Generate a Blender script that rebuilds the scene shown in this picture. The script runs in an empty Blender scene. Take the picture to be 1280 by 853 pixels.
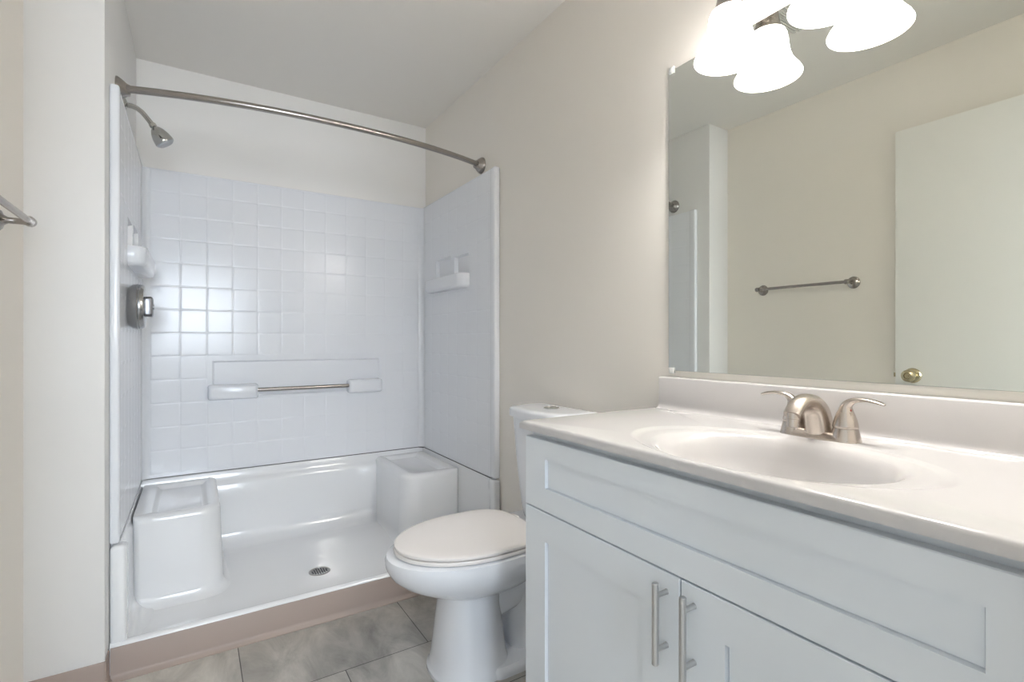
import bpy, bmesh, math, random
from mathutils import Vector, Matrix
from math import sin, cos, pi, radians
random.seed(7)
S = bpy.context.scene
COL = S.collection

# ------------------------------------------------------------------ camera, light, exposure
YAW = 32.35; CAM_H = 1.09; FPX = 628.3
cd = bpy.data.cameras.new('camera'); cam = bpy.data.objects.new('camera', cd); COL.objects.link(cam)
cam.location = (0, 0, CAM_H); cam.rotation_euler = (radians(90), 0, radians(-YAW))
cd.sensor_width = 36; cd.sensor_fit = 'HORIZONTAL'; cd.lens = FPX/1280*36; cd.clip_start = 0.02
S.camera = cam
w = bpy.data.worlds.new('sky'); S.world = w; w.use_nodes = True
bg = w.node_tree.nodes['Background']; bg.inputs[0].default_value = (0.72, 0.85, 1.0, 1); bg.inputs[1].default_value = 1.5
S.view_settings.view_transform = 'Standard'; S.view_settings.look = 'None'
S.view_settings.gamma = 1; S.view_settings.use_curve_mapping = False
S.view_settings.exposure = 1.06
S.cycles.use_denoising = True
S.cycles.max_bounces = 14; S.cycles.diffuse_bounces = 8; S.cycles.glossy_bounces = 6; S.cycles.transmission_bounces = 6
S.cycles.sample_clamp_indirect = 6
WINDOW_W = 33      # daylight through the window of the adjoining room
BULB_L = 150         # radiance of the frosted bulbs
HALL_FILL_W = 4  # power of the added fill in the hall
SHADE_L = 2.5        # the lit frosted shades

def area(name, loc, rot, sx, sy, power, col):
    l = bpy.data.lights.new(name, 'AREA'); l.shape = 'RECTANGLE'; l.size = sx; l.size_y = sy; l.energy = power; l.color = col
    o = bpy.data.objects.new(name, l); COL.objects.link(o); o.location = loc; o.rotation_euler = rot
    return o
area('window_daylight', (0.03, -2.56, 1.50), (radians(90), 0, 0), 1.0, 1.0, WINDOW_W, (0.82, 0.905, 1.0))
area('hall_fill_light', (0.1, -1.3, 2.42), (0, 0, 0), 0.5, 0.5, HALL_FILL_W, (0.70, 0.83, 1.0))  # unseen fill light added behind the camera, no known lamp there

# ------------------------------------------------------------------ room dimensions (metres)
XR = 1.2426; XL = -0.231; XW = -0.415; D = 2.985; CEIL = 2.44
YWING = 1.98; YF = 0.09

# ------------------------------------------------------------------ materials
def mat(name, color, rough=0.5, metal=0.0, coat=0.0, spec=0.5, bump=None, emit=None, trans=0.0, vary=None):
    m = bpy.data.materials.new(name); m.use_nodes = True
    nt = m.node_tree; b = nt.nodes['Principled BSDF']
    b.inputs['Base Color'].default_value = (*color, 1); b.inputs['Roughness'].default_value = rough
    b.inputs['Metallic'].default_value = metal; b.inputs['Coat Weight'].default_value = coat
    b.inputs['Coat Roughness'].default_value = 0.05
    b.inputs['Specular IOR Level'].default_value = spec
    if trans: b.inputs['Transmission Weight'].default_value = trans
    if emit: b.inputs['Emission Color'].default_value = (*emit[0], 1); b.inputs['Emission Strength'].default_value = emit[1]
    pos = nt.nodes.new('ShaderNodeNewGeometry')
    if bump:
        n = nt.nodes.new('ShaderNodeTexNoise'); n.inputs['Scale'].default_value = bump[0]; n.inputs['Detail'].default_value = 3
        nt.links.new(pos.outputs['Position'], n.inputs['Vector'])
        bp = nt.nodes.new('ShaderNodeBump'); bp.inputs['Strength'].default_value = bump[1]; bp.inputs['Distance'].default_value = 0.002
        nt.links.new(n.outputs['Fac'], bp.inputs['Height']); nt.links.new(bp.outputs[0], b.inputs['Normal'])
    if vary:
        n = nt.nodes.new('ShaderNodeTexNoise'); n.inputs['Scale'].default_value = vary[0]; n.inputs['Detail'].default_value = 4
        nt.links.new(pos.outputs['Position'], n.inputs['Vector'])
        mx = nt.nodes.new('ShaderNodeMix'); mx.data_type = 'RGBA'
        mx.inputs[6].default_value = (*color, 1); mx.inputs[7].default_value = (*[c*vary[1] for c in color], 1)
        nt.links.new(n.outputs['Fac'], mx.inputs[0]); nt.links.new(mx.outputs[2], b.inputs['Base Color'])
    return m

def brushed(name, color, rough, axis):
    m = mat(name, color, rough, 1.0)
    nt = m.node_tree; b = nt.nodes['Principled BSDF']
    pos = nt.nodes.new('ShaderNodeNewGeometry'); mp = nt.nodes.new('ShaderNodeMapping')
    mp.inputs['Scale'].default_value = axis
    n = nt.nodes.new('ShaderNodeTexNoise'); n.inputs['Scale'].default_value = 30; n.inputs['Detail'].default_value = 4
    nt.links.new(pos.outputs['Position'], mp.inputs[0]); nt.links.new(mp.outputs[0], n.inputs['Vector'])
    r = nt.nodes.new('ShaderNodeMapRange'); r.inputs[3].default_value = rough*0.8; r.inputs[4].default_value = rough*1.25
    nt.links.new(n.outputs['Fac'], r.inputs[0]); nt.links.new(r.outputs[0], b.inputs['Roughness'])
    return m

M = {}
M['wall'] = mat('wall_paint', (0.82, 0.785, 0.73), 0.55, bump=(160, 0.10))
M['wall_white'] = mat('wing_paint', (0.765, 0.76, 0.75), 0.50, bump=(160, 0.10), vary=(1.5, 0.985))
M['wall_back'] = mat('alcove_paint', (0.83, 0.82, 0.80), 0.55, bump=(160, 0.10))
M['ceiling'] = mat('ceiling_paint', (0.80, 0.78, 0.745), 0.8, bump=(120, 0.15))
M['cove'] = mat('taupe_vinyl', (0.34, 0.272, 0.238), 0.42, bump=(300, 0.05))
M['gelcoat'] = mat('white_gelcoat', (0.80, 0.818, 0.855), 0.185, spec=0.42)
M['acrylic'] = mat('white_acrylic', (0.81, 0.82, 0.835), 0.12, coat=0.4)
M['porcelain'] = mat('white_porcelain', (0.74, 0.76, 0.80), 0.08, coat=0.5)
M['plastic'] = mat('white_seat_plastic', (0.79, 0.755, 0.735), 0.16)
M['marble'] = mat('cultured_marble', (0.585, 0.567, 0.562), 0.16, coat=0.3, vary=(3, 0.99))
M['cabinet'] = mat('white_cabinet_paint', (0.76, 0.80, 0.845), 0.38)
M['dark'] = mat('gap_shade', (0.04, 0.04, 0.05), 0.8)  # near-black colour standing in for shade inside gaps and holes
M['nickel'] = brushed('brushed_nickel', (0.40, 0.37, 0.345), 0.25, (1, 1, 12))
M['nickel_faucet'] = mat('brushed_nickel_warm', (0.58, 0.52, 0.47), 0.27, 1.0)
M['steel'] = brushed('stainless_steel', (0.60, 0.60, 0.60), 0.30, (14, 14, 1))
M['chrome'] = mat('chrome', (0.55, 0.55, 0.53), 0.08, 1.0)
M['satin'] = mat('satin_chrome', (0.42, 0.42, 0.42), 0.22, 1.0)
M['brass'] = mat('worn_brass', (0.62, 0.54, 0.36), 0.2, 1.0)
M['mirror'] = mat('mirror_silver', (0.85, 0.865, 0.81), 0.0, 1.0)
M['mirror_edge'] = mat('mirror_edge', (0.25, 0.30, 0.28), 0.2)
M['clip'] = mat('clear_clip', (0.75, 0.76, 0.74), 0.15)
M['door'] = mat('door_paint', (0.80, 0.80, 0.775), 0.45)
M['vent'] = mat('vent_plastic', (0.72, 0.71, 0.68), 0.5)
M['grate'] = mat('drain_steel', (0.42, 0.41, 0.40), 0.35, 1.0)
M['knob'] = mat('dark_chrome', (0.20, 0.20, 0.21), 0.3, 1.0)
M['red'] = mat('red_dot', (0.35, 0.05, 0.04), 0.4)
M['rubber'] = mat('grey_nozzle', (0.45, 0.46, 0.48), 0.4)
M['bulb'] = mat('frosted_bulb', (0.9, 0.9, 0.9), 0.4, emit=((1.0, 0.99, 0.95), BULB_L))
M['hose'] = brushed('braided_hose', (0.6, 0.6, 0.6), 0.35, (40, 40, 40))

def shade_material():
    m = bpy.data.materials.new('frosted_glass'); m.use_nodes = True; nt = m.node_tree; nt.nodes.clear()
    out = nt.nodes.new('ShaderNodeOutputMaterial'); add = nt.nodes.new('ShaderNodeAddShader')
    mx = nt.nodes.new('ShaderNodeMixShader'); mx.inputs[0].default_value = 0.62
    d = nt.nodes.new('ShaderNodeBsdfDiffuse'); d.inputs[0].default_value = (0.85, 0.85, 0.85, 1)
    t = nt.nodes.new('ShaderNodeBsdfTranslucent'); t.inputs[0].default_value = (0.97, 0.96, 0.95, 1)
    e = nt.nodes.new('ShaderNodeEmission'); e.inputs[0].default_value = (1, 0.96, 0.95, 1); e.inputs[1].default_value = SHADE_L
    nt.links.new(d.outputs[0], mx.inputs[1]); nt.links.new(t.outputs[0], mx.inputs[2])
    nt.links.new(mx.outputs[0], add.inputs[0]); nt.links.new(e.outputs[0], add.inputs[1]); nt.links.new(add.outputs[0], out.inputs[0])
    return m
M['shade'] = shade_material()

def floor_material():
    m = bpy.data.materials.new('stone_floor_tile'); m.use_nodes = True; nt = m.node_tree; b = nt.nodes['Principled BSDF']
    pos = nt.nodes.new('ShaderNodeNewGeometry'); mp = nt.nodes.new('ShaderNodeMapping')
    mp.inputs['Location'].default_value = (-0.133+0.292+5.84, -1.70+0.68+3.40, 0)
    br = nt.nodes.new('ShaderNodeTexBrick'); br.offset = 0.5; br.offset_frequency = 2
    br.inputs['Scale'].default_value = 1; br.inputs['Brick Width'].default_value = 0.584; br.inputs['Row Height'].default_value = 0.34
    br.inputs['Mortar Size'].default_value = 0.0016; br.inputs['Mortar Smooth'].default_value = 0.1
    br.inputs['Color1'].default_value = (0.41, 0.392, 0.362, 1); br.inputs['Color2'].default_value = (0.60, 0.575, 0.53, 1)
    br.inputs['Mortar'].default_value = (0.10, 0.095, 0.09, 1)
    nt.links.new(pos.outputs['Position'], mp.inputs[0]); nt.links.new(mp.outputs[0], br.inputs['Vector'])
    mp2 = nt.nodes.new('ShaderNodeMapping'); mp2.inputs['Scale'].default_value = (1.6, 0.8, 1); mp2.inputs['Rotation'].default_value = (0, 0, 0.6)
    nt.links.new(pos.outputs['Position'], mp2.inputs[0])
    n = nt.nodes.new('ShaderNodeTexNoise'); n.inputs['Scale'].default_value = 5; n.inputs['Detail'].default_value = 6
    n.inputs['Roughness'].default_value = 0.66; n.inputs['Distortion'].default_value = 0.7
    nt.links.new(mp2.outputs[0], n.inputs['Vector'])
    rp = nt.nodes.new('ShaderNodeValToRGB'); rp.color_ramp.elements[0].position = 0.3; rp.color_ramp.elements[0].color = (0.60, 0.60, 0.60, 1)
    rp.color_ramp.elements[1].position = 0.72; rp.color_ramp.elements[1].color = (1.28, 1.28, 1.28, 1)
    nt.links.new(n.outputs['Fac'], rp.inputs[0])
    mx = nt.nodes.new('ShaderNodeMix'); mx.data_type = 'RGBA'; mx.blend_type = 'MULTIPLY'; mx.inputs[0].default_value = 1
    nt.links.new(br.outputs['Color'], mx.inputs[6]); nt.links.new(rp.outputs[0], mx.inputs[7]); nt.links.new(mx.outputs[2], b.inputs['Base Color'])
    b.inputs['Roughness'].default_value = 0.42
    bp = nt.nodes.new('ShaderNodeBump'); bp.inputs['Strength'].default_value = 0.4; bp.inputs['Distance'].default_value = 0.002; bp.invert = True
    nt.links.new(br.outputs['Fac'], bp.inputs['Height']); nt.links.new(bp.outputs[0], b.inputs['Normal'])
    return m
M['floor'] = floor_material()

# ------------------------------------------------------------------ mesh helpers
WLOC = {}
def wl(o): return WLOC.get(o.name, Vector((0, 0, 0)))
def empty(name, loc, label, cat, group=None):
    o = bpy.data.objects.new(name, None); COL.objects.link(o); o.location = loc; o.empty_display_size = 0.05
    WLOC[o.name] = Vector(loc); o['label'] = label; o['category'] = cat
    if group: o['group'] = group
    return o

class MB:
    def __init__(s): s.bm = bmesh.new()
    def merge(s, b2):
        me = bpy.data.meshes.new('tmp'); b2.to_mesh(me); b2.free(); s.bm.from_mesh(me); bpy.data.meshes.remove(me); return s
    def box(s, x0, x1, y0, y1, z0, z1, bev=0.0, seg=2):
        b = bmesh.new(); bmesh.ops.create_cube(b, size=1)
        bmesh.ops.scale(b, vec=(x1-x0, y1-y0, z1-z0), verts=b.verts)
        bmesh.ops.translate(b, vec=((x0+x1)/2, (y0+y1)/2, (z0+z1)/2), verts=b.verts)
        if bev: bmesh.ops.bevel(b, geom=list(b.edges), offset=bev, segments=seg, profile=0.5, affect='EDGES')
        return s.merge(b)
    def loft(s, rings, cap0=True, cap1=True, closed=True):
        bm = s.bm; R = [[bm.verts.new(p) for p in r] for r in rings]; n = len(R[0])
        for a, b in zip(R, R[1:]):
            for i in range(n if closed else n-1):
                j = (i+1) % n
                try: bm.faces.new((a[i], a[j], b[j], b[i]))
                except ValueError: pass
        if cap0: bm.faces.new(list(reversed(R[0])))
        if cap1: bm.faces.new(R[-1])
        return s
    def tube(s, pts, rad, n=16, cap=True, squash=None):
        pts = [Vector(p) for p in pts]
        if not isinstance(rad, (list, tuple)): rad = [rad]*len(pts)
        rings = []; up = None
        for i, p in enumerate(pts):
            t = (pts[min(i+1, len(pts)-1)] - pts[max(i-1, 0)]).normalized()
            if up is None:
                a = Vector((0, 0, 1)) if abs(t.z) < 0.9 else Vector((0, 1, 0))
                up = (a - t*a.dot(t)).normalized()
            else: up = (up - t*up.dot(t)).normalized()
            sd = t.cross(up)
            k = squash[i] if squash else (1, 1)
            rings.append([p + (up*cos(2*pi*q/n)*k[1] + sd*sin(2*pi*q/n)*k[0])*rad[i] for q in range(n)])
        return s.loft(rings, cap, cap)
    def lathe(s, prof, origin, axis='z', n=32, cap0=True, cap1=True):
        # prof: list of (radius, distance along axis)
        o = Vector(origin); ax = {'x': Vector((1,0,0)), '-x': Vector((-1,0,0)), 'y': Vector((0,1,0)), '-y': Vector((0,-1,0)), 'z': Vector((0,0,1)), '-z': Vector((0,0,-1))}[axis] if isinstance(axis, str) else Vector(axis).normalized()
        a = Vector((0,0,1)) if abs(ax.z) < 0.9 else Vector((1,0,0))
        u = (a - ax*a.dot(ax)).normalized(); v = ax.cross(u)
        rings = [[o + ax*h + (u*cos(2*pi*q/n) + v*sin(2*pi*q/n))*max(r, 1e-5) for q in range(n)] for r, h in prof]
        return s.loft(rings, cap0, cap1)
    def sphere(s, c, r, n=16):
        b = bmesh.new(); bmesh.ops.create_uvsphere(b, u_segments=n, v_segments=n//2, radius=1)
        rr = r if isinstance(r, (tuple, list)) else (r, r, r)
        bmesh.ops.scale(b, vec=rr, verts=b.verts); bmesh.ops.translate(b, vec=c, verts=b.verts)
        return s.merge(b)
    def quad(s, a, b, c, d): s.bm.faces.new([s.bm.verts.new(p) for p in (a, b, c, d)]); return s
    def build(s, name, m, parent=None, angle=38, smooth=True):
        bm = s.bm
        bmesh.ops.remove_doubles(bm, verts=bm.verts, dist=1e-5)
        bmesh.ops.recalc_face_normals(bm, faces=bm.faces)
        off = Vector((0, 0, 0)); p = parent
        if parent is not None: off = wl(parent)
        if off.length: bmesh.ops.translate(bm, vec=-off, verts=bm.verts)
        me = bpy.data.meshes.new(name); bm.to_mesh(me); bm.free()
        if smooth:
            for f in me.polygons: f.use_smooth = True
            me.set_sharp_from_angle(angle=radians(angle))
        me.materials.append(M[m] if isinstance(m, str) else m)
        o = bpy.data.objects.new(name, me); COL.objects.link(o)
        if parent is not None: o.parent = parent
        WLOC[o.name] = Vector(off)
        return o
def struct(name, mb, m, **k):
    o = mb.build(name, m, **k); o['kind'] = 'structure'; return o

def rrect(x0, x1, y0, y1, r, z, n=8):
    """rounded rectangle ring; r = radius or (r at x1y1, x0y1, x0y0, x1y0)"""
    rr = r if isinstance(r, (tuple, list)) else (r,)*4
    out = []
    for (cx, cy, a0), q in zip(((x1, y1, 0), (x0, y1, 90), (x0, y0, 180), (x1, y0, 270)), rr):
        sx = -1 if cx == x1 else 1; sy = -1 if cy == y1 else 1
        for i in range(n+1):
            a = radians(a0 + 90*i/n)
            out.append(Vector((cx + sx*q + q*cos(a), cy + sy*q + q*sin(a), z)))
    return out
def egg(xf, xb, xm, cy, hw, z, pf=2.0, pb=2.0, n=48, tilt=0.0):
    """egg ring: tip at xf, back at xb, widest at xm; pf / pb superellipse powers"""
    out = []
    for i in range(n):
        t = 2*pi*i/n; c, s_ = cos(t), sin(t)
        p = pb if c > 0 else pf; ax = (xb-xm) if c > 0 else (xm-xf)
        x = xm + ax*math.copysign(abs(c)**(2/p), c); y = cy + hw*math.copysign(abs(s_)**(2/p), s_)
        out.append(Vector((x, y, z + tilt*(x-xm))))
    return out

# ------------------------------------------------------------------ the room
struct('floor', MB().box(-2.2, 2.4, -2.8, 3.1, -0.10, 0.0), 'floor', smooth=False)
struct('ceiling', MB().box(-2.2, 2.4, -2.8, 3.1, CEIL, CEIL+0.1), 'ceiling', smooth=False)
struct('wall_right', MB().box(XR, XR+0.1, YF-0.12, D+0.1, 0, CEIL), 'wall', smooth=False)
struct('wall_back', MB().box(XL-0.3, XR, D, D+0.1, 0, CEIL), 'wall_back', smooth=False)
struct('wall_left', MB().box(XW-0.1, XW, YF-0.12, YWING, 0, CEIL), 'wall', smooth=False)
struct('wall_wing', MB().box(XW-0.1, XL, YWING, D, 0, CEIL, 0.003, 2), 'wall_white')
fw = MB(); fw.box(XW-0.1, -0.35, YF-0.12, YF, 0, CEIL).box(0.58, XR, YF-0.12, YF, 0, CEIL).box(-0.35, 0.58, YF-0.12, YF, 2.09, CEIL)
struct('wall_front', fw, 'wall', smooth=False)
# adjoining room with the window that lets the daylight in
struct('wall_hall_left', MB().box(-2.2, -2.1, -2.8, YF-0.12, 0, CEIL), 'wall_white', smooth=False)
struct('wall_hall_right', MB().box(2.3, 2.4, -2.8, YF-0.12, 0, CEIL), 'wall_white', smooth=False)
struct('wall_hall_near', MB().box(-2.1, XW-0.1, YF-0.22, YF-0.12, 0, CEIL).box(XR+0.1, 2.3, YF-0.22, YF-0.12, 0, CEIL), 'wall_white', smooth=False)
hb = MB(); hb.box(-2.1, -0.44, -2.7, -2.6, 0, CEIL).box(0.50, 2.3, -2.7, -2.6, 0, CEIL).box(-0.44, 0.50, -2.7, -2.6, 0, 1.03).box(-0.44, 0.50, -2.7, -2.6, 1.97, CEIL)
struct('wall_hall_back', hb, 'wall_white', smooth=False)
wf = MB()
for a in ((-0.44, -0.40, 1.03, 1.97), (0.46, 0.50, 1.03, 1.97), (-0.40, 0.46, 1.03, 1.07), (-0.40, 0.46, 1.93, 1.97), (-0.40, 0.46, 1.48, 1.52)):
    wf.box(a[0], a[1], -2.68, -2.62, a[2], a[3], 0.004)
struct('window_1', wf, 'door')

# vinyl cove base: flat face with a rolled toe
def cove(p0, p1, nrm, h=0.102, t=0.004, toe=0.016):
    prof = [(0, h), (t*0.6, h), (t, h-0.003), (t, 0.022), (t+0.003, 0.014), (t+0.008, 0.009), (toe, 0.004), (toe, 0.0), (0, 0)]
    mb = MB(); nv = Vector(nrm)
    mb.loft([[Vector(p) + nv*a + Vector((0, 0, b)) for a, b in prof] for p in (p0, p1)])
    return mb
struct('baseboard_wing', cove((XW, YWING, 0), (XL+0.004, YWING, 0), (0, -1, 0)), 'cove')
struct('baseboard_wing_return', cove((XL, YWING-0.006, 0), (XL, 2.045, 0), (1, 0, 0), toe=0.012), 'cove')
struct('baseboard_left', cove((XW, YF, 0), (XW, YWING, 0), (1, 0, 0)), 'cove')
struct('baseboard_right', cove((XR, 1.10, 0), (XR, 2.04, 0), (-1, 0, 0)), 'cove')
struct('baseboard_curb', cove((XL+0.006, 2.044, 0), (XR, 2.044, 0), (0, -1, 0), h=0.106), 'cove')
# ------------------------------------------------------------------ door, standing open along the left wall
DX0, DX1, DY0, DY1 = -0.343, -0.308, 0.10, 1.030
door = struct('door_1', MB().box(DX0, DX1, DY0, DY1, 0.012, 2.07, 0.002), 'door')
def knob(x, sgn):
    y, z = 0.962, 0.932
    mb = MB().lathe([(0.034, 0), (0.034, 0.004), (0.030, 0.009), (0.016, 0.012), (0.012, 0.020), (0.013, 0.026), (0.023, 0.034), (0.028, 0.045), (0.027, 0.054), (0.020, 0.061), (0.014, 0.062), (0.012, 0.058), (0.004, 0.058), (0.004, 0.061), (0.0005, 0.061)], (x, y, z), 'x' if sgn > 0 else '-x', 32)
    return mb
k = knob(DX1, 1).build('door_knob', 'brass', door); k['label'] = 'worn brass door knob'
MB().lathe([(0.034, 0), (0.034, 0.004), (0.030, 0.009), (0.014, 0.012), (0.012, 0.018), (0.024, 0.028), (0.027, 0.040), (0.020, 0.050), (0.0005, 0.051)], (DX0, 0.962, 0.932), '-x', 32).build('door_knob', 'brass', door)
MB().box(DX0+0.008, DX1-0.008, DY1, DY1+0.010, 0.922, 0.942, 0.002).build('latch_bolt', 'brass', door)
for z in (0.25, 1.05, 1.85): MB().tube([(DX0-0.004, DY0-0.004, z-0.045), (DX0-0.004, DY0-0.004, z+0.045)], 0.006, 12).build('hinge', 'brass', door)

# ------------------------------------------------------------------ shower surround
ZS = 1.922; ZM = 0.4256; XI0 = -0.207; XI1 = 1.213; YT = 2.963; PITCH = 0.1143; G = 0.0011
sur = empty('shower_surround', (0.505, YT, ZM), 'white moulded shower wall surround with a square tile pattern in the alcove', 'shower surround')
zl = [ZM+0.004] + [0.444 + PITCH*i for i in range(13)] + [ZS-0.004]
def tile_panel(mb, P, us, vs, skip=(), tilt=0.0004, g=1.0):
    """P(u,v,d) -> point; d is depth out of the panel. One pillow per tile, grooves between"""
    for i in range(len(us)-1):
        for j in range(len(vs)-1):
            if any(a <= (us[i]+us[i+1])/2 <= b and c <= (vs[j]+vs[j+1])/2 <= d_ for a, b, c, d_ in skip): continue
            u0, u1, v0, v1 = us[i], us[i+1], vs[j], vs[j+1]
            if min(u1-u0, v1-v0) < 0.016: 
                mb.quad(P(u0, v0, -G), P(u1, v0, -G), P(u1, v1, -G), P(u0, v1, -G)); continue
            rings = []
            a, b = random.uniform(-tilt, tilt), random.uniform(-tilt, tilt)
            for ins, dep in ((0, -G*g), (0.0010, -G*g), (0.0026, -G*g*0.30), (0.0055, 0.0), (0.009, 0.0)):
                top = 1.0 if dep == 0 else 0.6 if dep > -G*g else 0
                ring = []
                for (uu, vv) in ((u0+ins, v0+ins), (u1-ins, v0+ins), (u1-ins, v1-ins), (u0+ins, v1-ins)):
                    ring.append(P(uu, vv, dep + top*(a*(uu-(u0+u1)/2)*4 + b*(vv-(v0+v1)/2)*4)))
                rings.append(ring)
            mb.loft(rings, cap0=False, cap1=True)
def plate(mb, P, u0, u1, v0, v1, holes, depth, slope=0.006):
    us = sorted({u0, u1, *[h[0] for h in holes], *[h[1] for h in holes]}); vs = sorted({v0, v1, *[h[2] for h in holes], *[h[3] for h in holes]})
    for i in range(len(us)-1):
        for j in range(len(vs)-1):
            cu, cv = (us[i]+us[i+1])/2, (vs[j]+vs[j+1])/2
            if any(h[0] < cu < h[1] and h[2] < cv < h[3] for h in holes): continue
            mb.quad(P(us[i], vs[j], 0), P(us[i+1], vs[j], 0), P(us[i+1], vs[j+1], 0), P(us[i], vs[j+1], 0))
    ring0 = [(u0, v0), (u1, v0), (u1, v1), (u0, v1)]
    mb.loft([[P(a, b, 0) for a, b in ring0], [P(a, b, -G) for a, b in ring0]], False, False)
    for h in holes:
        r0 = [(h[0], h[2]), (h[1], h[2]), (h[1], h[3]), (h[0], h[3])]
        r1 = [(h[0]+slope, h[2]+slope), (h[1]-slope, h[2]+slope), (h[1]-slope, h[3]-slope), (h[0]+slope, h[3]-slope)]
        mb.loft([[P(a, b, 0) for a, b in r0], [P(a, b, -depth) for a, b in r1]], False, True)
# back panel
RC = 0.030
xl = [XI0+RC] + [-0.056 + PITCH*i for i in range(0, 11)] + [XI1-RC]
PB = lambda u, v, d: Vector((u, YT-d, v))
mb = MB()
tile_panel(mb, PB, xl, zl, skip=[(xl[2], xl[10], zl[4], zl[6])])
plate(mb, PB, xl[2], xl[10], zl[4], zl[6], [(0.080, 0.936, 0.800, 0.988)], 0.011, 0.008)
for (cx, a0, a1) in ((XI0+RC, 90, 180), (XI1-RC, 90, 0)):       # rounded inner corners
    arc = [(cx + RC*cos(radians(a0+(a1-a0)*q/8)), YT-RC + RC*sin(radians(a0+(a1-a0)*q/8))) for q in range(9)]
    mb.loft([[Vector((x, y, z)) for x, y in arc] for z in (ZM+0.004, ZS-0.004)], False, False, closed=False)
mb.box(XI0-0.02, XI1+0.02, YT-0.001, D-0.001, ZS-0.006, ZS, 0.002)
mb.build('back_panel', 'gelcoat', sur)
# side panels with soap niches
yl = [YT-RC - PITCH*i for i in range(8)][::-1]; yl = [2.108] + [y for y in yl if y > 2.13]
for side, XI, sg in (('left', XI0, 1), ('right', XI1, -1)):
    PS = lambda u, v, d, XI=XI, sg=sg: Vector((XI + sg*d, u, v))
    mb = MB()
    i0, i1 = len(yl)-7, len(yl)-1
    tile_panel(mb, PS, yl, zl, skip=[(yl[i0], yl[i1], zl[9], zl[11])], tilt=0.0002, g=0.6)
    plate(mb, PS, yl[i0], yl[i1], zl[9], zl[11], [(2.337, 2.508, 1.43, 1.553), (2.556, 2.755, 1.43, 1.566)], 0.020, 0.008)
    lo, hi = (XL+0.001, XI0+0.001) if sg > 0 else (XI1-0.001, XR-0.001)
    mb.box(lo, hi, 2.108, YT, ZS-0.006, ZS, 0.002)
    mb.build('side_panel', 'gelcoat', sur)
    lo, hi = (XL+0.0008, XI0+0.003) if sg > 0 else (XI1-0.003, XR-0.0008)
    MB().box(lo, hi, 2.066, 2.112, ZM+0.004, ZS+0.004, 0.008, 3).build('edge_trim', 'gelcoat', sur)
    # soap shelf: shallow tray with a rounded lip
    sh = MB(); z0, z1 = 1.372, 1.446; L0, L1 = 2.328, 2.815
    def tray(inset, z, XI=XI, sg=sg, L0=L0, L1=L1, dep=0.060):
        dd = dep - inset; r = min(0.045, dd*0.7)
        pts = [(0.0, L0+inset)] + [(dd-r+r*sin(radians(q)), L0+inset+r-r*cos(radians(q))) for q in range(0, 91, 15)] + \
              [(dd-r+r*cos(radians(q)), L1-inset-r+r*sin(radians(q))) for q in range(0, 91, 15)] + [(0.0, L1-inset)]
        return [Vector((XI + sg*a, b, z)) for a, b in pts]
    sh.loft([tray(0.018, z0), tray(0.007, z0+0.006), tray(0.002, z0+0.016), tray(0.0, z1-0.008), tray(0.002, z1-0.002), tray(0.006, z1), tray(0.011, z1-0.003), tray(0.014, z1-0.020)], True, True)
    sh.build('soap_shelf', 'gelcoat', sur)
# grab bar with moulded brackets
for x0, x1 in ((0.060, 0.286), (0.748, 0.944)):
    rings = []
    for ins, d in ((0.0, -0.004), (0.0, 0.030), (0.004, 0.042), (0.010, 0.050), (0.018, 0.053)):
        rings.append([Vector((p.x, YT-d, p.y)) for p in rrect(x0+ins, x1-ins, 0.792+ins*0.6, 0.868-ins*0.8, 0.012, 0)])
    MB().loft(rings).build('bar_bracket', 'gelcoat', sur)
b = MB().tube([(0.270, 2.933, 0.835), (0.765, 2.933, 0.835)], 0.0105, 20).build('grab_bar', 'nickel', sur); b['label'] = 'brushed nickel grab bar'
# dark strip standing in for the shaded gap at the joint with the base
cl = MB()
cl.loft([[Vector((x, YT-0.0005, ZM-0.001-h)), Vector((x, YT-0.0005, ZM-0.001+h*2.2)), Vector((x, YT+0.006, ZM-0.001+h*2.2)), Vector((x, YT+0.006, ZM-0.001-h))] for x, h in ((0.12, 0.0004), (0.55, 0.0012), (0.9, 0.0018), (XI1-0.02, 0.0022))])
cl.loft([[Vector((XI1+0.001, y, ZM-h)), Vector((XI1+0.001, y, ZM+h*2.2)), Vector((XI1-0.0012, y, ZM+h*2.2)), Vector((XI1-0.0012, y, ZM-h))] for y, h in ((2.11, 0.0008), (2.5, 0.0012), (2.93, 0.002))])
cl.loft([[Vector((XI1-RC+RC*cos(radians(q))-0.0006, YT-RC+RC*sin(radians(q))-0.0006, ZM+e)) for e in (-0.002, 0.0045)] + [Vector((XI1-RC+RC*cos(radians(q))+0.004, YT-RC+RC*sin(radians(q))+0.004, ZM+e)) for e in (0.0045, -0.002)] for q in range(0, 91, 15)])
cl.build('seam_shade', 'dark', sur)

# ------------------------------------------------------------------ shower base with two moulded seats
base = empty('shower_tray', (0.505, 2.5, 0.0), 'white acrylic shower pan with two corner seats and a low threshold', 'shower base')
prof = [(2.048, 0.0), (2.048, 0.101), (2.051, 0.109), (2.057, 0.1135), (2.065, 0.115), (2.074, 0.1135), (2.083, 0.109), (2.096, 0.099), (2.116, 0.083), (2.145, 0.068), (2.19, 0.058),
        (2.30, 0.051), (2.40, 0.047), (2.60, 0.052), (2.78, 0.058)]
prof += [(2.86 - 0.08*cos(radians(q))+0.0, 0.058 + 0.0 + 0.06*(1-0)*(0) ) for q in ()]
for q in range(0, 91, 15):
    prof.append((2.83 + 0.075*sin(radians(q)), 0.058 + 0.075*(1-cos(radians(q)))))
prof += [(2.922, 0.26), (2.932, 0.352), (2.936, 0.366), (2.946, 0.378), (2.952, 0.386), (2.955, 0.400), (2.957, 0.418), (2.962, 0.4256), (D-0.001, 0.4256), (D-0.001, 0.0)]
XA, XB = XL+0.002, XR-0.002
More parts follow.
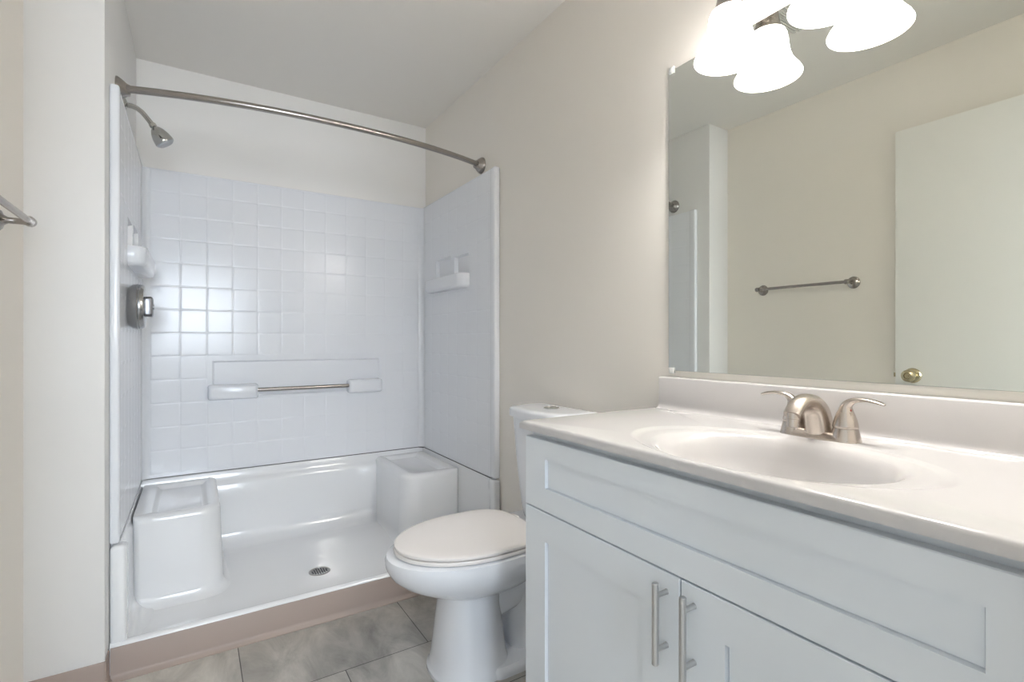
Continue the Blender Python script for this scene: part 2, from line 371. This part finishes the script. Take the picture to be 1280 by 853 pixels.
mb = MB().loft([[Vector((x, y, z)) for y, z in prof] for x in (XA+0.001, 0.2, 0.505, 0.8, XB-0.001)], True, True)
for sg, xe, xi in ((1, XA, XI0+0.002), (-1, XB, XI1-0.002)):      # end walls flowing into the floor
    pr_ = [(xe, 0.03), (xe, ZM), (xi, ZM), (xi, 0.40), (xi+sg*0.006, 0.37), (xi+sg*0.010, 0.16)]
    for q in range(0, 91, 15): pr_.append((xi+sg*(0.010+0.060*(1-cos(radians(q)))), 0.115-0.062*sin(radians(q))))
    pr_.append((xi+sg*0.10, 0.03))
    mb.loft([[Vector((x, y, z)) for x, z in pr_] for y in (2.10, 2.5, 2.96)], True, True)
    lo, hi = (xe, xi+0.020) if sg > 0 else (xi-0.006, xe)
    mb.box(lo, hi, 2.058, 2.122, 0.03, ZM-0.002, 0.012, 3)
mb.build('pan', 'acrylic', base)
def seat_mb(x0, x1, y0, y1, zt, rad, left):
    mb = MB(); r0, r1, r2, r3 = rad
    def ring(e, z, bk=0.0):
        el, er = (min(e, 0)*0.0, e) if left else (e, min(e, 0)*0.0)
        if bk: el = er = e
        return rrect(x0-el, x1+er, y0-e, y1-bk, [max(0.008, r+e) for r in rad], z)
    rings = []
    for q in range(0, 91, 18): rings.append(ring(0.045*(1-sin(radians(q))), 0.046+0.045*(1-cos(radians(q)))))
    rings += [ring(-0.006, 0.25), ring(-0.010, zt-0.030)]
    for q in range(18, 91, 18): rings.append(ring(-0.010-0.024*(1-cos(radians(q))), zt-0.024+0.024*sin(radians(q))))
    rings += [ring(-0.052, zt+0.001, 0.045), ring(-0.060, zt-0.003, 0.052), ring(-0.068, zt-0.012, 0.058), ring(-0.076, zt-0.015, 0.066)]
    mb.loft(rings, True, True)
    return mb
seat_mb(-0.200, 0.108, 2.415, 2.955, 0.402, (0.02, 0.02, 0.03, 0.085), True).build('seat', 'acrylic', base)
seat_mb(0.900, 1.206, 2.425, 2.955, 0.402, (0.02, 0.02, 0.105, 0.03), False).build('seat', 'acrylic', base)
dr = MB().lathe([(0.046, -0.004), (0.046, 0.002), (0.043, 0.004), (0.037, 0.0035), (0.036, 0.0005)], (0.481, 2.385, 0.0478), 'z', 40).build('drain', 'grate', base)
dr['label'] = 'round steel drain'
gm = MB()
for a in range(-3, 4):
    for c in range(-3, 4):
        x, y = a*0.0098, c*0.0098
        if math.hypot(x, y) < 0.033:
            gm.lathe([(0.0036, 0.0), (0.0036, 0.0006)], (0.481+x, 2.385+y, 0.0484), 'z', 8)
gm.build('grate_hole_shade', 'dark', dr)  # solid dark discs imitate the shade inside the grate holes

# ------------------------------------------------------------------ curtain rod, shower head, valve
rod = empty('curtain_rod', (0.505, 2.25, 1.985), 'curved brushed nickel shower curtain rod across the alcove', 'curtain rod')
YR = 2.25; ZR = 1.985
path = []
for i in range(33):
    x = XL + (XR-XL)*i/32; q = (x-0.505)/0.737
    path.append((x, YR - 0.118*(1-abs(q)**2.2), ZR))
MB().tube(path, 0.0128, 20).build('rod', 'nickel', rod)
for x, ax, i in ((XL, 'x', 1), (XR, '-x', -2)):
    d = Vector(path[i]) - Vector(path[0 if i == 1 else -1])
    MB().lathe([(0.041, 0), (0.041, 0.004), (0.038, 0.010), (0.031, 0.020), (0.022, 0.031), (0.019, 0.040), (0.0145, 0.041)], (x, YR, ZR), ax, 32).build('flange', 'nickel', rod)

hd = empty('showerhead', (XL, 2.46, 2.01), 'small chrome shower head on a bent arm on the left alcove wall', 'shower head')
HX = XL+0.001; HY = 2.46; HZ = 2.012
MB().lathe([(0.030, 0), (0.030, 0.002), (0.026, 0.006), (0.014, 0.011), (0.0105, 0.013)], (HX, HY, HZ), 'x', 32).build('flange', 'chrome', hd)
MB().tube([(HX, HY, HZ), (HX+0.025, HY, HZ-0.001), (HX+0.042, HY, HZ-0.006), (HX+0.058, HY, HZ-0.017), (HX+0.072, HY, HZ-0.034), (HX+0.090, HY, HZ-0.058)], 0.0095, 18).build('arm', 'chrome', hd)
da = Vector((0.55, 0.0, -0.83)).normalized(); p = Vector((HX+0.090, HY, HZ-0.058))
MB().lathe([(0.0125, -0.002), (0.0125, 0.010), (0.010, 0.013)], p, da, 6).build('collar', 'chrome', hd, smooth=False)
MB().lathe([(0.009, 0.010), (0.011, 0.014), (0.018, 0.020), (0.026, 0.034), (0.032, 0.052), (0.0345, 0.068), (0.035, 0.076), (0.0335, 0.080), (0.029, 0.081)], p, da, 36).build('head', 'chrome', hd)
fa = MB().lathe([(0.0295, 0.078), (0.0295, 0.083), (0.026, 0.086), (0.0005, 0.0865)], p, da, 32).build('spray_face', 'rubber', hd)

vx, vy, vz = XI0, 2.365, 1.220
va = empty('shower_valve', (vx, vy, vz), 'round chrome shower valve with a square knob below the left soap shelf', 'shower valve')
MB().lathe([(0.070, 0.0), (0.074, 0.004), (0.078, 0.008), (0.083, 0.014), (0.086, 0.030), (0.0845, 0.032)], (vx, vy, vz), 'x', 48).build('escutcheon', 'satin', va)
MB().lathe([(0.0825, 0.030), (0.084, 0.034), (0.0835, 0.042), (0.079, 0.050), (0.070, 0.0525), (0.030, 0.053), (0.0005, 0.053)], (vx, vy, vz), 'x', 48).build('cover', 'satin', va)
kb = MB(); 
kb.loft([[Vector((vx+d, vy+p.x, vz+p.y)) for p in rrect(-h, h, -h, h, 0.010, 0)] for d, h in ((0.050, 0.030), (0.054, 0.037), (0.070, 0.038), (0.074, 0.036), (0.076, 0.031))])
kb.build('knob', 'knob', va)['label'] = 'dark grey square knob'
MB().lathe([(0.010, 0.075), (0.010, 0.079), (0.0005, 0.080)], (vx, vy, vz), 'x', 20).build('knob_cap', 'satin', va)

# ------------------------------------------------------------------ toilet
TY = 1.515
to = empty('toilet', (0.85, TY, 0), 'white porcelain toilet with closed lid between the shower and the vanity', 'toilet')
mb = MB()
# pedestal column
ped = []
for z, xf, xb, hw in ((0.0, 0.650, 0.92, 0.130), (0.012, 0.650, 0.92, 0.130), (0.020, 0.658, 0.915, 0.124), (0.06, 0.664, 0.905, 0.117), (0.14, 0.674, 0.895, 0.108), (0.22, 0.684, 0.885, 0.100), (0.30, 0.692, 0.885, 0.095)):
    ped.append(egg(xf, xb, (xf+xb)/2-0.02, TY, hw, z, 2.3, 2.6))
mb.loft(ped)
# bowl
bo = []
for z, xf, xb, hw in ((0.262, 0.70, 0.95, 0.080), (0.268, 0.672, 0.97, 0.108), (0.280, 0.640, 0.99, 0.132), (0.300, 0.592, 1.01, 0.158), (0.325, 0.548, 1.03, 0.180), (0.350, 0.520, 1.04, 0.193), (0.375, 0.506, 1.05, 0.200), (0.398, 0.503, 1.05, 0.201), (0.410, 0.508, 1.05, 0.198), (0.415, 0.520, 1.045, 0.190)):
    bo.append(egg(xf, xb, 0.80, TY, hw, z, 2.0, 2.8))
mb.loft(bo)
# trapway, rear foot and tank deck
mb.tube([(1.13, TY, 0.33), (1.08, TY, 0.315), (1.00, TY, 0.27), (0.93, TY, 0.225), (0.86, TY, 0.20)], [0.085, 0.083, 0.080, 0.078, 0.07], 24)
mb.loft([rrect(0.80, 1.14, TY-h, TY+h, 0.05, z) for z, h in ((0.0, 0.135), (0.012, 0.135), (0.022, 0.128), (0.030, 0.122))])
mb.loft([rrect(0.93, 1.13, TY-h, TY+h, 0.06, z) for z, h in ((0.02, 0.085), (0.12, 0.075), (0.25, 0.085), (0.34, 0.12))])
mb.loft([rrect(0.98, 1.20, TY-h, TY+h, 0.05, z) for z, h in ((0.30, 0.10), (0.35, 0.15), (0.385, 0.17), (0.408, 0.175))])
mb.build('bowl', 'porcelain', to)
st = MB(); mid = 0.80
st.loft([egg(0.531+e, 1.006-e, mid, TY, 0.194-e, z, 2.0, 3.6) for e, z in ((0.006, 0.416), (0.001, 0.419), (0.0, 0.424), (0.002, 0.4295), (0.010, 0.431))])
st.build('seat', 'plastic', to)
ld = MB()
ld.loft([egg(0.533+e, 1.010-e, mid, TY, 0.193-e, z, 2.0, 3.6) for e, z in ((0.008, 0.4325), (0.001, 0.434), (0.0, 0.437), (0.001, 0.4415), (0.005, 0.4445), (0.014, 0.446), (0.05, 0.4472), (0.11, 0.4478))])
ld.build('lid', 'plastic', to)
for y in (TY-0.07, TY+0.07): MB().box(0.985, 1.025, y-0.022, y+0.022, 0.412, 0.440, 0.008, 3).build('seat_hinge', 'plastic', to)
def tank_ring(xf, xb, hw, z, bow=0.022, r=0.035, n=6):
    ring = []
    for p in rrect(xf, xb, TY-hw, TY+hw, (0.02, r, r, 0.02), z, n): ring.append(p)
    out = []
    # subdivide the front edge so that it can bow outwards
    for i, p in enumerate(ring):
        out.append(p); nx = ring[(i+1) % len(ring)]
        if abs(p.x-xf) < 1e-4 and abs(nx.x-xf) < 1e-4 and abs(nx.y-p.y) > 0.05:
            out += [p.lerp(nx, q/10) for q in range(1, 10)]
    for p in out:
        if p.x < xf+0.08: p.x -= bow*(1-((p.y-TY)/hw)**2)*(1-(p.x-xf)/0.08)
    return out
tk = MB().loft([tank_ring(xf, 1.215, hw, z, 0.03, 0.05) for z, xf, hw in ((0.408, 1.10, 0.130), (0.42, 1.090, 0.140), (0.45, 1.085, 0.146), (0.62, 1.070, 0.160), (0.80, 1.060, 0.172))])
tk.build('tank', 'porcelain', to)
tl = MB().loft([tank_ring(1.048+e, 1.222-e, 0.184-e, z, 0.032, 0.055) for e, z in ((0.006, 0.801), (0.0, 0.803), (0.0, 0.826), (0.003, 0.833), (0.010, 0.837), (0.03, 0.838))])
tl.build('tank_lid', 'porcelain', to)
MB().lathe([(0.030, 0.0), (0.030, 0.003), (0.027, 0.0045), (0.026, 0.003), (0.0005, 0.004)], (1.135, TY, 0.8375), 'z', 32).build('flush_button', 'chrome', to)
MB().lathe([(0.013, 0.0), (0.013, 0.008), (0.010, 0.014), (0.0005, 0.016)], (1.00, TY-0.108, 0.030), 'z', 16).build('bolt_cap', 'plastic', to)
MB().tube([(1.05, TY-0.12, 0.41), (1.07, TY-0.14, 0.33), (1.12, TY-0.16, 0.20), (1.18, TY-0.17, 0.16), (1.2426, TY-0.17, 0.16)], 0.006, 12).build('supply_hose', 'hose', to)

# ------------------------------------------------------------------ vanity cabinet
vc = empty('vanity_cabinet', (0.99, 0.6, 0), 'white shaker vanity cabinet with two doors under the sink counter', 'cabinet')
VX0 = 0.735; VY0, VY1 = 0.100, 1.094
cb = MB(); cb.box(0.757, 0.773, VY0, VY1, 0.10, 0.863).box(0.772, XR-0.001, VY1-0.016, VY1, 0.0, 0.863).box(0.772, XR-0.001, VY0, VY0+0.016, 0.0, 0.863)
cb.box(0.772, XR-0.001, VY0+0.016, VY1-0.016, 0.10, 0.116).box(0.80, 0.815, VY0+0.016, VY1-0.016, 0.0, 0.10)
cb.build('body', 'cabinet', vc)
def shaker(y0, y1, z0, z1, py0, py1, pz0, pz1, x=VX0, th=0.020, rec=0.008):
    mb = MB()
    def R(xx, a, b, c, d): return [Vector((xx, a, c)), Vector((xx, b, c)), Vector((xx, b, d)), Vector((xx, a, d))]
    e = 0.0016
    mb.loft([R(x+th, y0, y1, z0, z1), R(x+e, y0, y1, z0, z1), R(x, y0+e, y1-e, z0+e, z1-e), R(x, py0, py1, pz0, pz1), R(x+rec+0.003, py0+0.0006, py1-0.0006, pz0+0.0006, pz1-0.0006), R(x+rec+0.003, py0+0.0022, py1-0.0022, pz0+0.0022, pz1-0.0022), R(x+rec, py0+0.0026, py1-0.0026, pz0+0.0026, pz1-0.0026)])
    return mb
shaker(VY0+0.006, VY1, 0.667, 0.843, 0.188, 1.008, 0.724, 0.797).build('drawer_front', 'cabinet', vc, smooth=False)
d1 = shaker(0.600, VY1, 0.108, 0.6635, 0.686, 1.008, 0.180, 0.592).build('door', 'cabinet', vc, smooth=False)
d2 = shaker(VY0+0.006, 0.597, 0.108, 0.6635, 0.188, 0.509, 0.180, 0.592).build('door', 'cabinet', vc, smooth=False)
for dd, y in ((d1, 0.629), (d2, 0.569)):
    hb_ = MB().tube([(0.705, y, 0.5045), (0.705, y, 0.5055), (0.705, y, 0.6515), (0.705, y, 0.6525)], [0.0055, 0.0063, 0.0063, 0.0055], 20)
    for z in (0.531, 0.629): hb_.tube([(0.705, y, z), (VX0-0.0015, y, z), (VX0, y, z)], [0.0048, 0.0048, 0.0055], 16)
    hb_.build('bar_handle', 'steel', dd)

# ------------------------------------------------------------------ vanity top with integral basin
CZ = 0.883; CX0, CX1, CY0, CY1 = 0.7186, XR-0.001, 0.094, 1.099
vt = empty('washbasin_counter', (0.98, 0.6, 0.863), 'glossy off-white cultured marble sink counter on the white vanity', 'sink counter')
SX, SY, AX, AY = 0.922, 0.556, 0.176, 0.226
angs = sorted([2*pi*i/128 for i in range(128)] + [math.atan2(yy-SY, xx-SX) % (2*pi) for xx in (CX0, CX1) for yy in (CY0, CY1)])
def rect_ring(ins, z, r=0.0):
    out = []
    for a in angs:
        dx, dy = cos(a), sin(a)
        ts = []
        if dx > 1e-9: ts.append((CX1-SX)/dx)
        if dx < -1e-9: ts.append((CX0+ins-SX)/dx)
        if dy > 1e-9: ts.append((CY1-ins-SY)/dy)
        if dy < -1e-9: ts.append((CY0-SY)/dy)
        t = min(ts); out.append(Vector((SX+dx*t, SY+dy*t, z)))
    return out
def ell(k, z, kx=None):
    out = []
    for a in angs:
        ca, sa = cos(a), sin(a); t = 1/math.sqrt((ca/(AX*(kx or k)))**2 + (sa/(AY*k))**2)
        out.append(Vector((SX+ca*t, SY+sa*t, z)))
    return out
ct = MB()
rings = [rect_ring(0.0, CZ-0.020), rect_ring(0.0, CZ-0.007), rect_ring(0.0016, CZ-0.003), rect_ring(0.005, CZ-0.0006), rect_ring(0.009, CZ),
         ell(1.30, CZ, 1.10), ell(1.26, CZ-0.0005, 1.085), ell(1.22, CZ-0.0030, 1.07), ell(1.15, CZ-0.0042, 1.055), ell(1.04, CZ-0.005, 1.03), ell(1.0, CZ-0.007), ell(0.968, CZ-0.011), ell(0.935, CZ-0.019), ell(0.905, CZ-0.030), ell(0.87, CZ-0.052),
         ell(0.82, CZ-0.084), ell(0.70, CZ-0.110), ell(0.52, CZ-0.128), ell(0.30, CZ-0.136), ell(0.10, CZ-0.139)]
ct.loft(rings, False, True)
# underside
for r in ([(CX0, CX1, CY0, SY-AY*1.02), (CX0, CX1, SY+AY*1.02, CY1), (CX0, SX-AX*1.02, SY-AY*1.02, SY+AY*1.02), (SX+AX*1.02, CX1, SY-AY*1.02, SY+AY*1.02)]):
    ct.quad((r[0], r[2], CZ-0.020), (r[1], r[2], CZ-0.020), (r[1], r[3], CZ-0.020), (r[0], r[3], CZ-0.020))
ct.build('counter', 'marble', vt, angle=60)
bs = MB()
pf = [(XR-0.001, CZ-0.004), (XR-0.001, CZ+0.097), (XR-0.018, CZ+0.097), (XR-0.0205, CZ+0.0955), (XR-0.022, CZ+0.092), (XR-0.0225, CZ+0.02)]
for q in range(0, 91, 15): pf.append((XR-0.0225-0.014*(1-cos(radians(q))), CZ+0.014*(1-sin(radians(q)))+0.0003))
pf.append((XR-0.0365, CZ-0.004))
bs.loft([[Vector((x, y, z)) for x, z in pf] for y in (CY0, 1.073, 1.075)])
bs.build('backsplash', 'marble', vt)
MB().lathe([(0.022, -0.004), (0.022, 0.002), (0.016, 0.003), (0.0005, 0.001)], (SX, SY, CZ-0.139), 'z', 24).build('basin_drain', 'nickel_faucet', vt)

# ------------------------------------------------------------------ faucet
FX, FY, FZ = 1.140, 0.562, CZ-0.001
fc = empty('faucet', (FX, FY, FZ), 'brushed nickel two handle faucet at the back of the sink', 'faucet')
bb = MB()
bb.loft([rrect(FX-hx, FX+hx, FY-hy, FY+hy, hx*0.9, FZ+z) for z, hx, hy in ((0.0, 0.028, 0.080), (0.003, 0.028, 0.080), (0.008, 0.026, 0.077), (0.014, 0.021, 0.070), (0.017, 0.016, 0.060))])
for s_ in (-1, 1):
    bb.lathe([(0.0285, 0.0), (0.0285, 0.002), (0.0265, 0.012), (0.0235, 0.024), (0.0225, 0.0275)], (FX, FY+s_*0.0525, FZ), 'z', 32)
bb.build('body', 'nickel_faucet', fc)
# spout: broad arch that narrows at the tip
sp = MB(); n = 24; cen = []
pts = [(0.004, 0.0), (0.000, 0.028), (-0.009, 0.053), (-0.025, 0.071), (-0.047, 0.0815), (-0.070, 0.081), (-0.091, 0.071), (-0.107, 0.056)]
wid = [0.0265, 0.025, 0.023, 0.0205, 0.0185, 0.0175, 0.017, 0.0165]; thk = [0.029, 0.0275, 0.0255, 0.0205, 0.0155, 0.0125, 0.0115, 0.0105]
# smooth the centre line
def cr(P, m=5):
    out = []
    for i in range(len(P)-1):
        p0, p1, p2, p3 = P[max(i-1, 0)], P[i], P[i+1], P[min(i+2, len(P)-1)]
        for q in range(m):
            t = q/m
            out.append(tuple(0.5*((2*b)+(-a+c)*t+(2*a-5*b+4*c-d)*t*t+(-a+3*b-3*c+d)*t**3) for a, b, c, d in zip(p0, p1, p2, p3)))
    out.append(tuple(P[-1])); return out
P4 = cr([(a, b, c, d) for (a, b), c, d in zip(pts, wid, thk)])
rings = []
for i, (dx, dz, wd, th) in enumerate(P4):
    a = P4[max(i-1, 0)]; b_ = P4[min(i+1, len(P4)-1)]
    t = Vector((b_[0]-a[0], 0, b_[1]-a[1])).normalized(); nrm = Vector((-t.z, 0, t.x))
    c = Vector((FX+dx, FY, FZ+dz)); ring = []
    for q in range(n):
        an = 2*pi*q/n; cc, ss = cos(an), sin(an)
        ring.append(c + Vector((0, 1, 0))*wd*math.copysign(abs(cc)**0.65, cc) + nrm*th*math.copysign(abs(ss)**0.8, ss))
    rings.append(ring)
sp.loft(rings); sp.build('spout', 'nickel_faucet', fc)
e = P4[-1]
MB().lathe([(0.0125, -0.002), (0.0125, 0.010), (0.0115, 0.0105), (0.0115, 0.026), (0.0095, 0.027)], (FX+e[0]+0.006, FY, FZ+e[1]+0.002), Vector((-0.12, 0, -1)), 24).build('aerator', 'nickel_faucet', fc)
for s_ in (-1, 1):
    hy = FY + s_*0.0525
    h = MB()
    h.lathe([(0.0225, 0.028), (0.0235, 0.030), (0.0232, 0.034), (0.0205, 0.046), (0.0165, 0.058), (0.012, 0.068)], (FX, hy, FZ), 'z', 28)
    C = [(0.0, 0.050), (0.001, 0.064), (0.004, 0.076), (0.014, 0.085), (0.028, 0.0885), (0.045, 0.089), (0.061, 0.0865), (0.072, 0.083)]
    W = [0.0165, 0.014, 0.0115, 0.0095, 0.0085, 0.009, 0.0095, 0.0065]; T = [0.0165, 0.0135, 0.0100, 0.0065, 0.0048, 0.0040, 0.0036, 0.0022]
    P = cr([(a, b, c, d) for (a, b), c, d in zip(C, W, T)]); rr = []
    for i, (dy, dz, wd, th) in enumerate(P):
        a = P[max(i-1, 0)]; b_ = P[min(i+1, len(P)-1)]
        t = Vector((0, (b_[0]-a[0])*s_, b_[1]-a[1])).normalized(); nrm = t.cross(Vector((1, 0, 0)))
        c = Vector((FX - 0.006*(i/len(P)), hy + s_*dy, FZ+dz))
        rr.append([c + Vector((1, 0, 0))*wd*cos(2*pi*q/16) + nrm*th*sin(2*pi*q/16) for q in range(16)])
    h.loft(rr)
    hn = h.build('handle', 'nickel_faucet', fc)
    if s_ < 0:
        MB().sphere((FX-0.006, hy+s_*0.0125, FZ+0.066), (0.0018, 0.0018, 0.0024), 10).build('red_indicator', 'red', hn)
MB().tube([(FX+0.028, FY, FZ), (FX+0.028, FY, FZ+0.052)], 0.0022, 10).sphere((FX+0.028, FY, FZ+0.056), (0.0048, 0.0048, 0.0055), 12).build('lift_rod', 'nickel_faucet', fc)

# ------------------------------------------------------------------ mirror
MY0, MY1, MZ0, MZ1 = 0.10, 1.050, 1.0005, 1.918
mi = empty('wall_mirror', (XR, 0.575, MZ0), 'large frameless wall mirror above the sink counter', 'mirror')
mm = MB().quad((XR-0.006, MY0, MZ0), (XR-0.006, MY1, MZ0), (XR-0.006, MY1, MZ1), (XR-0.006, MY0, MZ1)); mm.build('glass', 'mirror', mi, smooth=False)
fr = MB(); r4 = lambda x, e=0: [Vector((x, MY0-e, MZ0-e)), Vector((x, MY1+e, MZ0-e)), Vector((x, MY1+e, MZ1+e)), Vector((x, MY0-e, MZ1+e))]
fr.loft([r4(XR-0.0058), r4(XR-0.0055, 0.0006), r4(XR-0.0005, 0.0006)], False, True); fr.build('edge', 'mirror_edge', mi, smooth=False)
for y in (MY1-0.012, MY0+0.1):
    for z, sg in ((MZ0, 1), (MZ1, -1)):
        cp = MB().box(XR-0.010, XR-0.0062, y-0.009, y+0.009, z-0.010, z+0.008, 0.0012).box(XR-0.0095, XR-0.0005, y-0.009, y+0.009, z-sg*0.006-0.004, z-sg*0.006+0.004, 0.001)
        cp.lathe([(0.004, 0), (0.003, 0.0012)], (XR-0.0095, y, z-sg*0.005), '-x', 12)
        cp.build('mirror_clip', 'clip', mi)

# ------------------------------------------------------------------ vanity light
LX = 1.151; LYS = (0.785, 0.541, 0.297)
vl = empty('vanity_light', (XR, 0.541, 2.02), 'three light vanity fixture with frosted bell shades above the mirror', 'wall light')
MB().loft([[Vector((XR-d, p.x, p.y)) for p in rrect(0.541-0.32+i, 0.541+0.32-i, 2.050+i, 2.150-i, 0.03, 0)] for d, i in ((0.0005, 0), (0.018, 0), (0.026, 0.006), (0.028, 0.014))]).build('back_plate', 'nickel', vl)
for y in LYS:
    MB().tube(cr([(XR-0.025, y, 2.10), (XR-0.055, y, 2.11), (XR-0.082, y, 2.095), (LX, y, 2.06), (LX, y, 1.985)]), 0.008, 14).build('arm', 'nickel', vl)
    so = MB().lathe([(0.010, 0.075), (0.020, 0.072), (0.026, 0.060), (0.029, 0.035), (0.034, 0.012), (0.044, 0.0), (0.043, -0.006)], (LX, y, 1.925), 'z', 32)
    so.build('socket', 'nickel', vl)
    prof_o = [(0.034, 1.933), (0.043, 1.928), (0.0475, 1.918), (0.050, 1.900), (0.0525, 1.880), (0.056, 1.862), (0.062, 1.846), (0.071, 1.832), (0.080, 1.820), (0.0845, 1.811)]
    prof_i = [(r-0.0035, z) for r, z in prof_o][::-1]
    sd = MB().lathe([(r, z-1.8) for r, z in prof_o + [(0.084, 1.809), (0.0825, 1.8095)] + prof_i], (LX, y, 1.8), 'z', 40, False, False)
    s_o = sd.build('shade', 'shade', vl); s_o['label'] = 'frosted white bell shade'
    MB().lathe([(0.013, 1.925-1.8), (0.016, 1.905-1.8), (0.023, 1.892-1.8), (0.0285, 1.876-1.8), (0.0295, 1.866-1.8), (0.026, 1.851-1.8), (0.017, 1.842-1.8), (0.0005, 1.8385-1.8)], (LX, y, 1.8), 'z', 20).build('bulb', 'bulb', vl)

# ------------------------------------------------------------------ towel bar on the left wall
tb = empty('towel_bar', (XW, 1.5, 1.394), 'brushed nickel towel bar on the left wall opposite the mirror', 'towel bar')
TX = -0.352; TZ = 1.394
MB().tube([(TX, 1.245, TZ), (TX, 1.748, TZ)], 0.0080, 18).build('bar', 'nickel', tb)
for y, ax in ((1.252, '-y'), (1.741, 'y')):
    MB().lathe([(0.031, 0), (0.031, 0.003), (0.027, 0.006), (0.024, 0.007), (0.023, 0.010), (0.013, 0.014), (0.008, 0.022), (0.0075, 0.050), (0.010, 0.058), (0.0125, 0.066), (0.0005, 0.074)], (XW, y, TZ-0.001), 'x', 28).build('post', 'nickel', tb)
    MB().lathe([(0.0125, -0.014), (0.0128, -0.004), (0.0125, 0.004), (0.0105, 0.009), (0.005, 0.012), (0.0005, 0.0125)], (TX, y, TZ), ax, 24).build('end_cap', 'nickel', tb)

# ------------------------------------------------------------------ exhaust vent in the ceiling (seen in the mirror)
cv = empty('ceiling_vent', (0.40, 1.055, CEIL), 'small slatted exhaust vent in the ceiling, seen in the mirror', 'vent')
vb = MB(); x0, x1, y0, y1 = 0.255, 0.545, 0.905, 1.200
vb.loft([rrect(x0+e, x1-e, y0+e, y1-e, 0.012, CEIL-d) for e, d in ((0, 0.0), (0, 0.006), (0.004, 0.010), (0.008, 0.011), (0.010, 0.004))], True, False)
vb.build('frame', 'vent', cv)
MB().quad((x0+0.008, y0+0.008, CEIL-0.001), (x1-0.008, y0+0.008, CEIL-0.001), (x1-0.008, y1-0.008, CEIL-0.001), (x0+0.008, y1-0.008, CEIL-0.001)).build('opening_shade', 'dark', cv, smooth=False)  # dark sheet imitates the shade behind the slats
gs = MB(); nn = 28
for i in range(nn):
    yy = y0+0.014 + (y1-y0-0.028)*i/(nn-1)
    gs.box(x0+0.009, x1-0.009, yy-0.0030, yy+0.0030, CEIL-0.011, CEIL-0.004)
gs.build('grille', 'vent', cv, smooth=False)
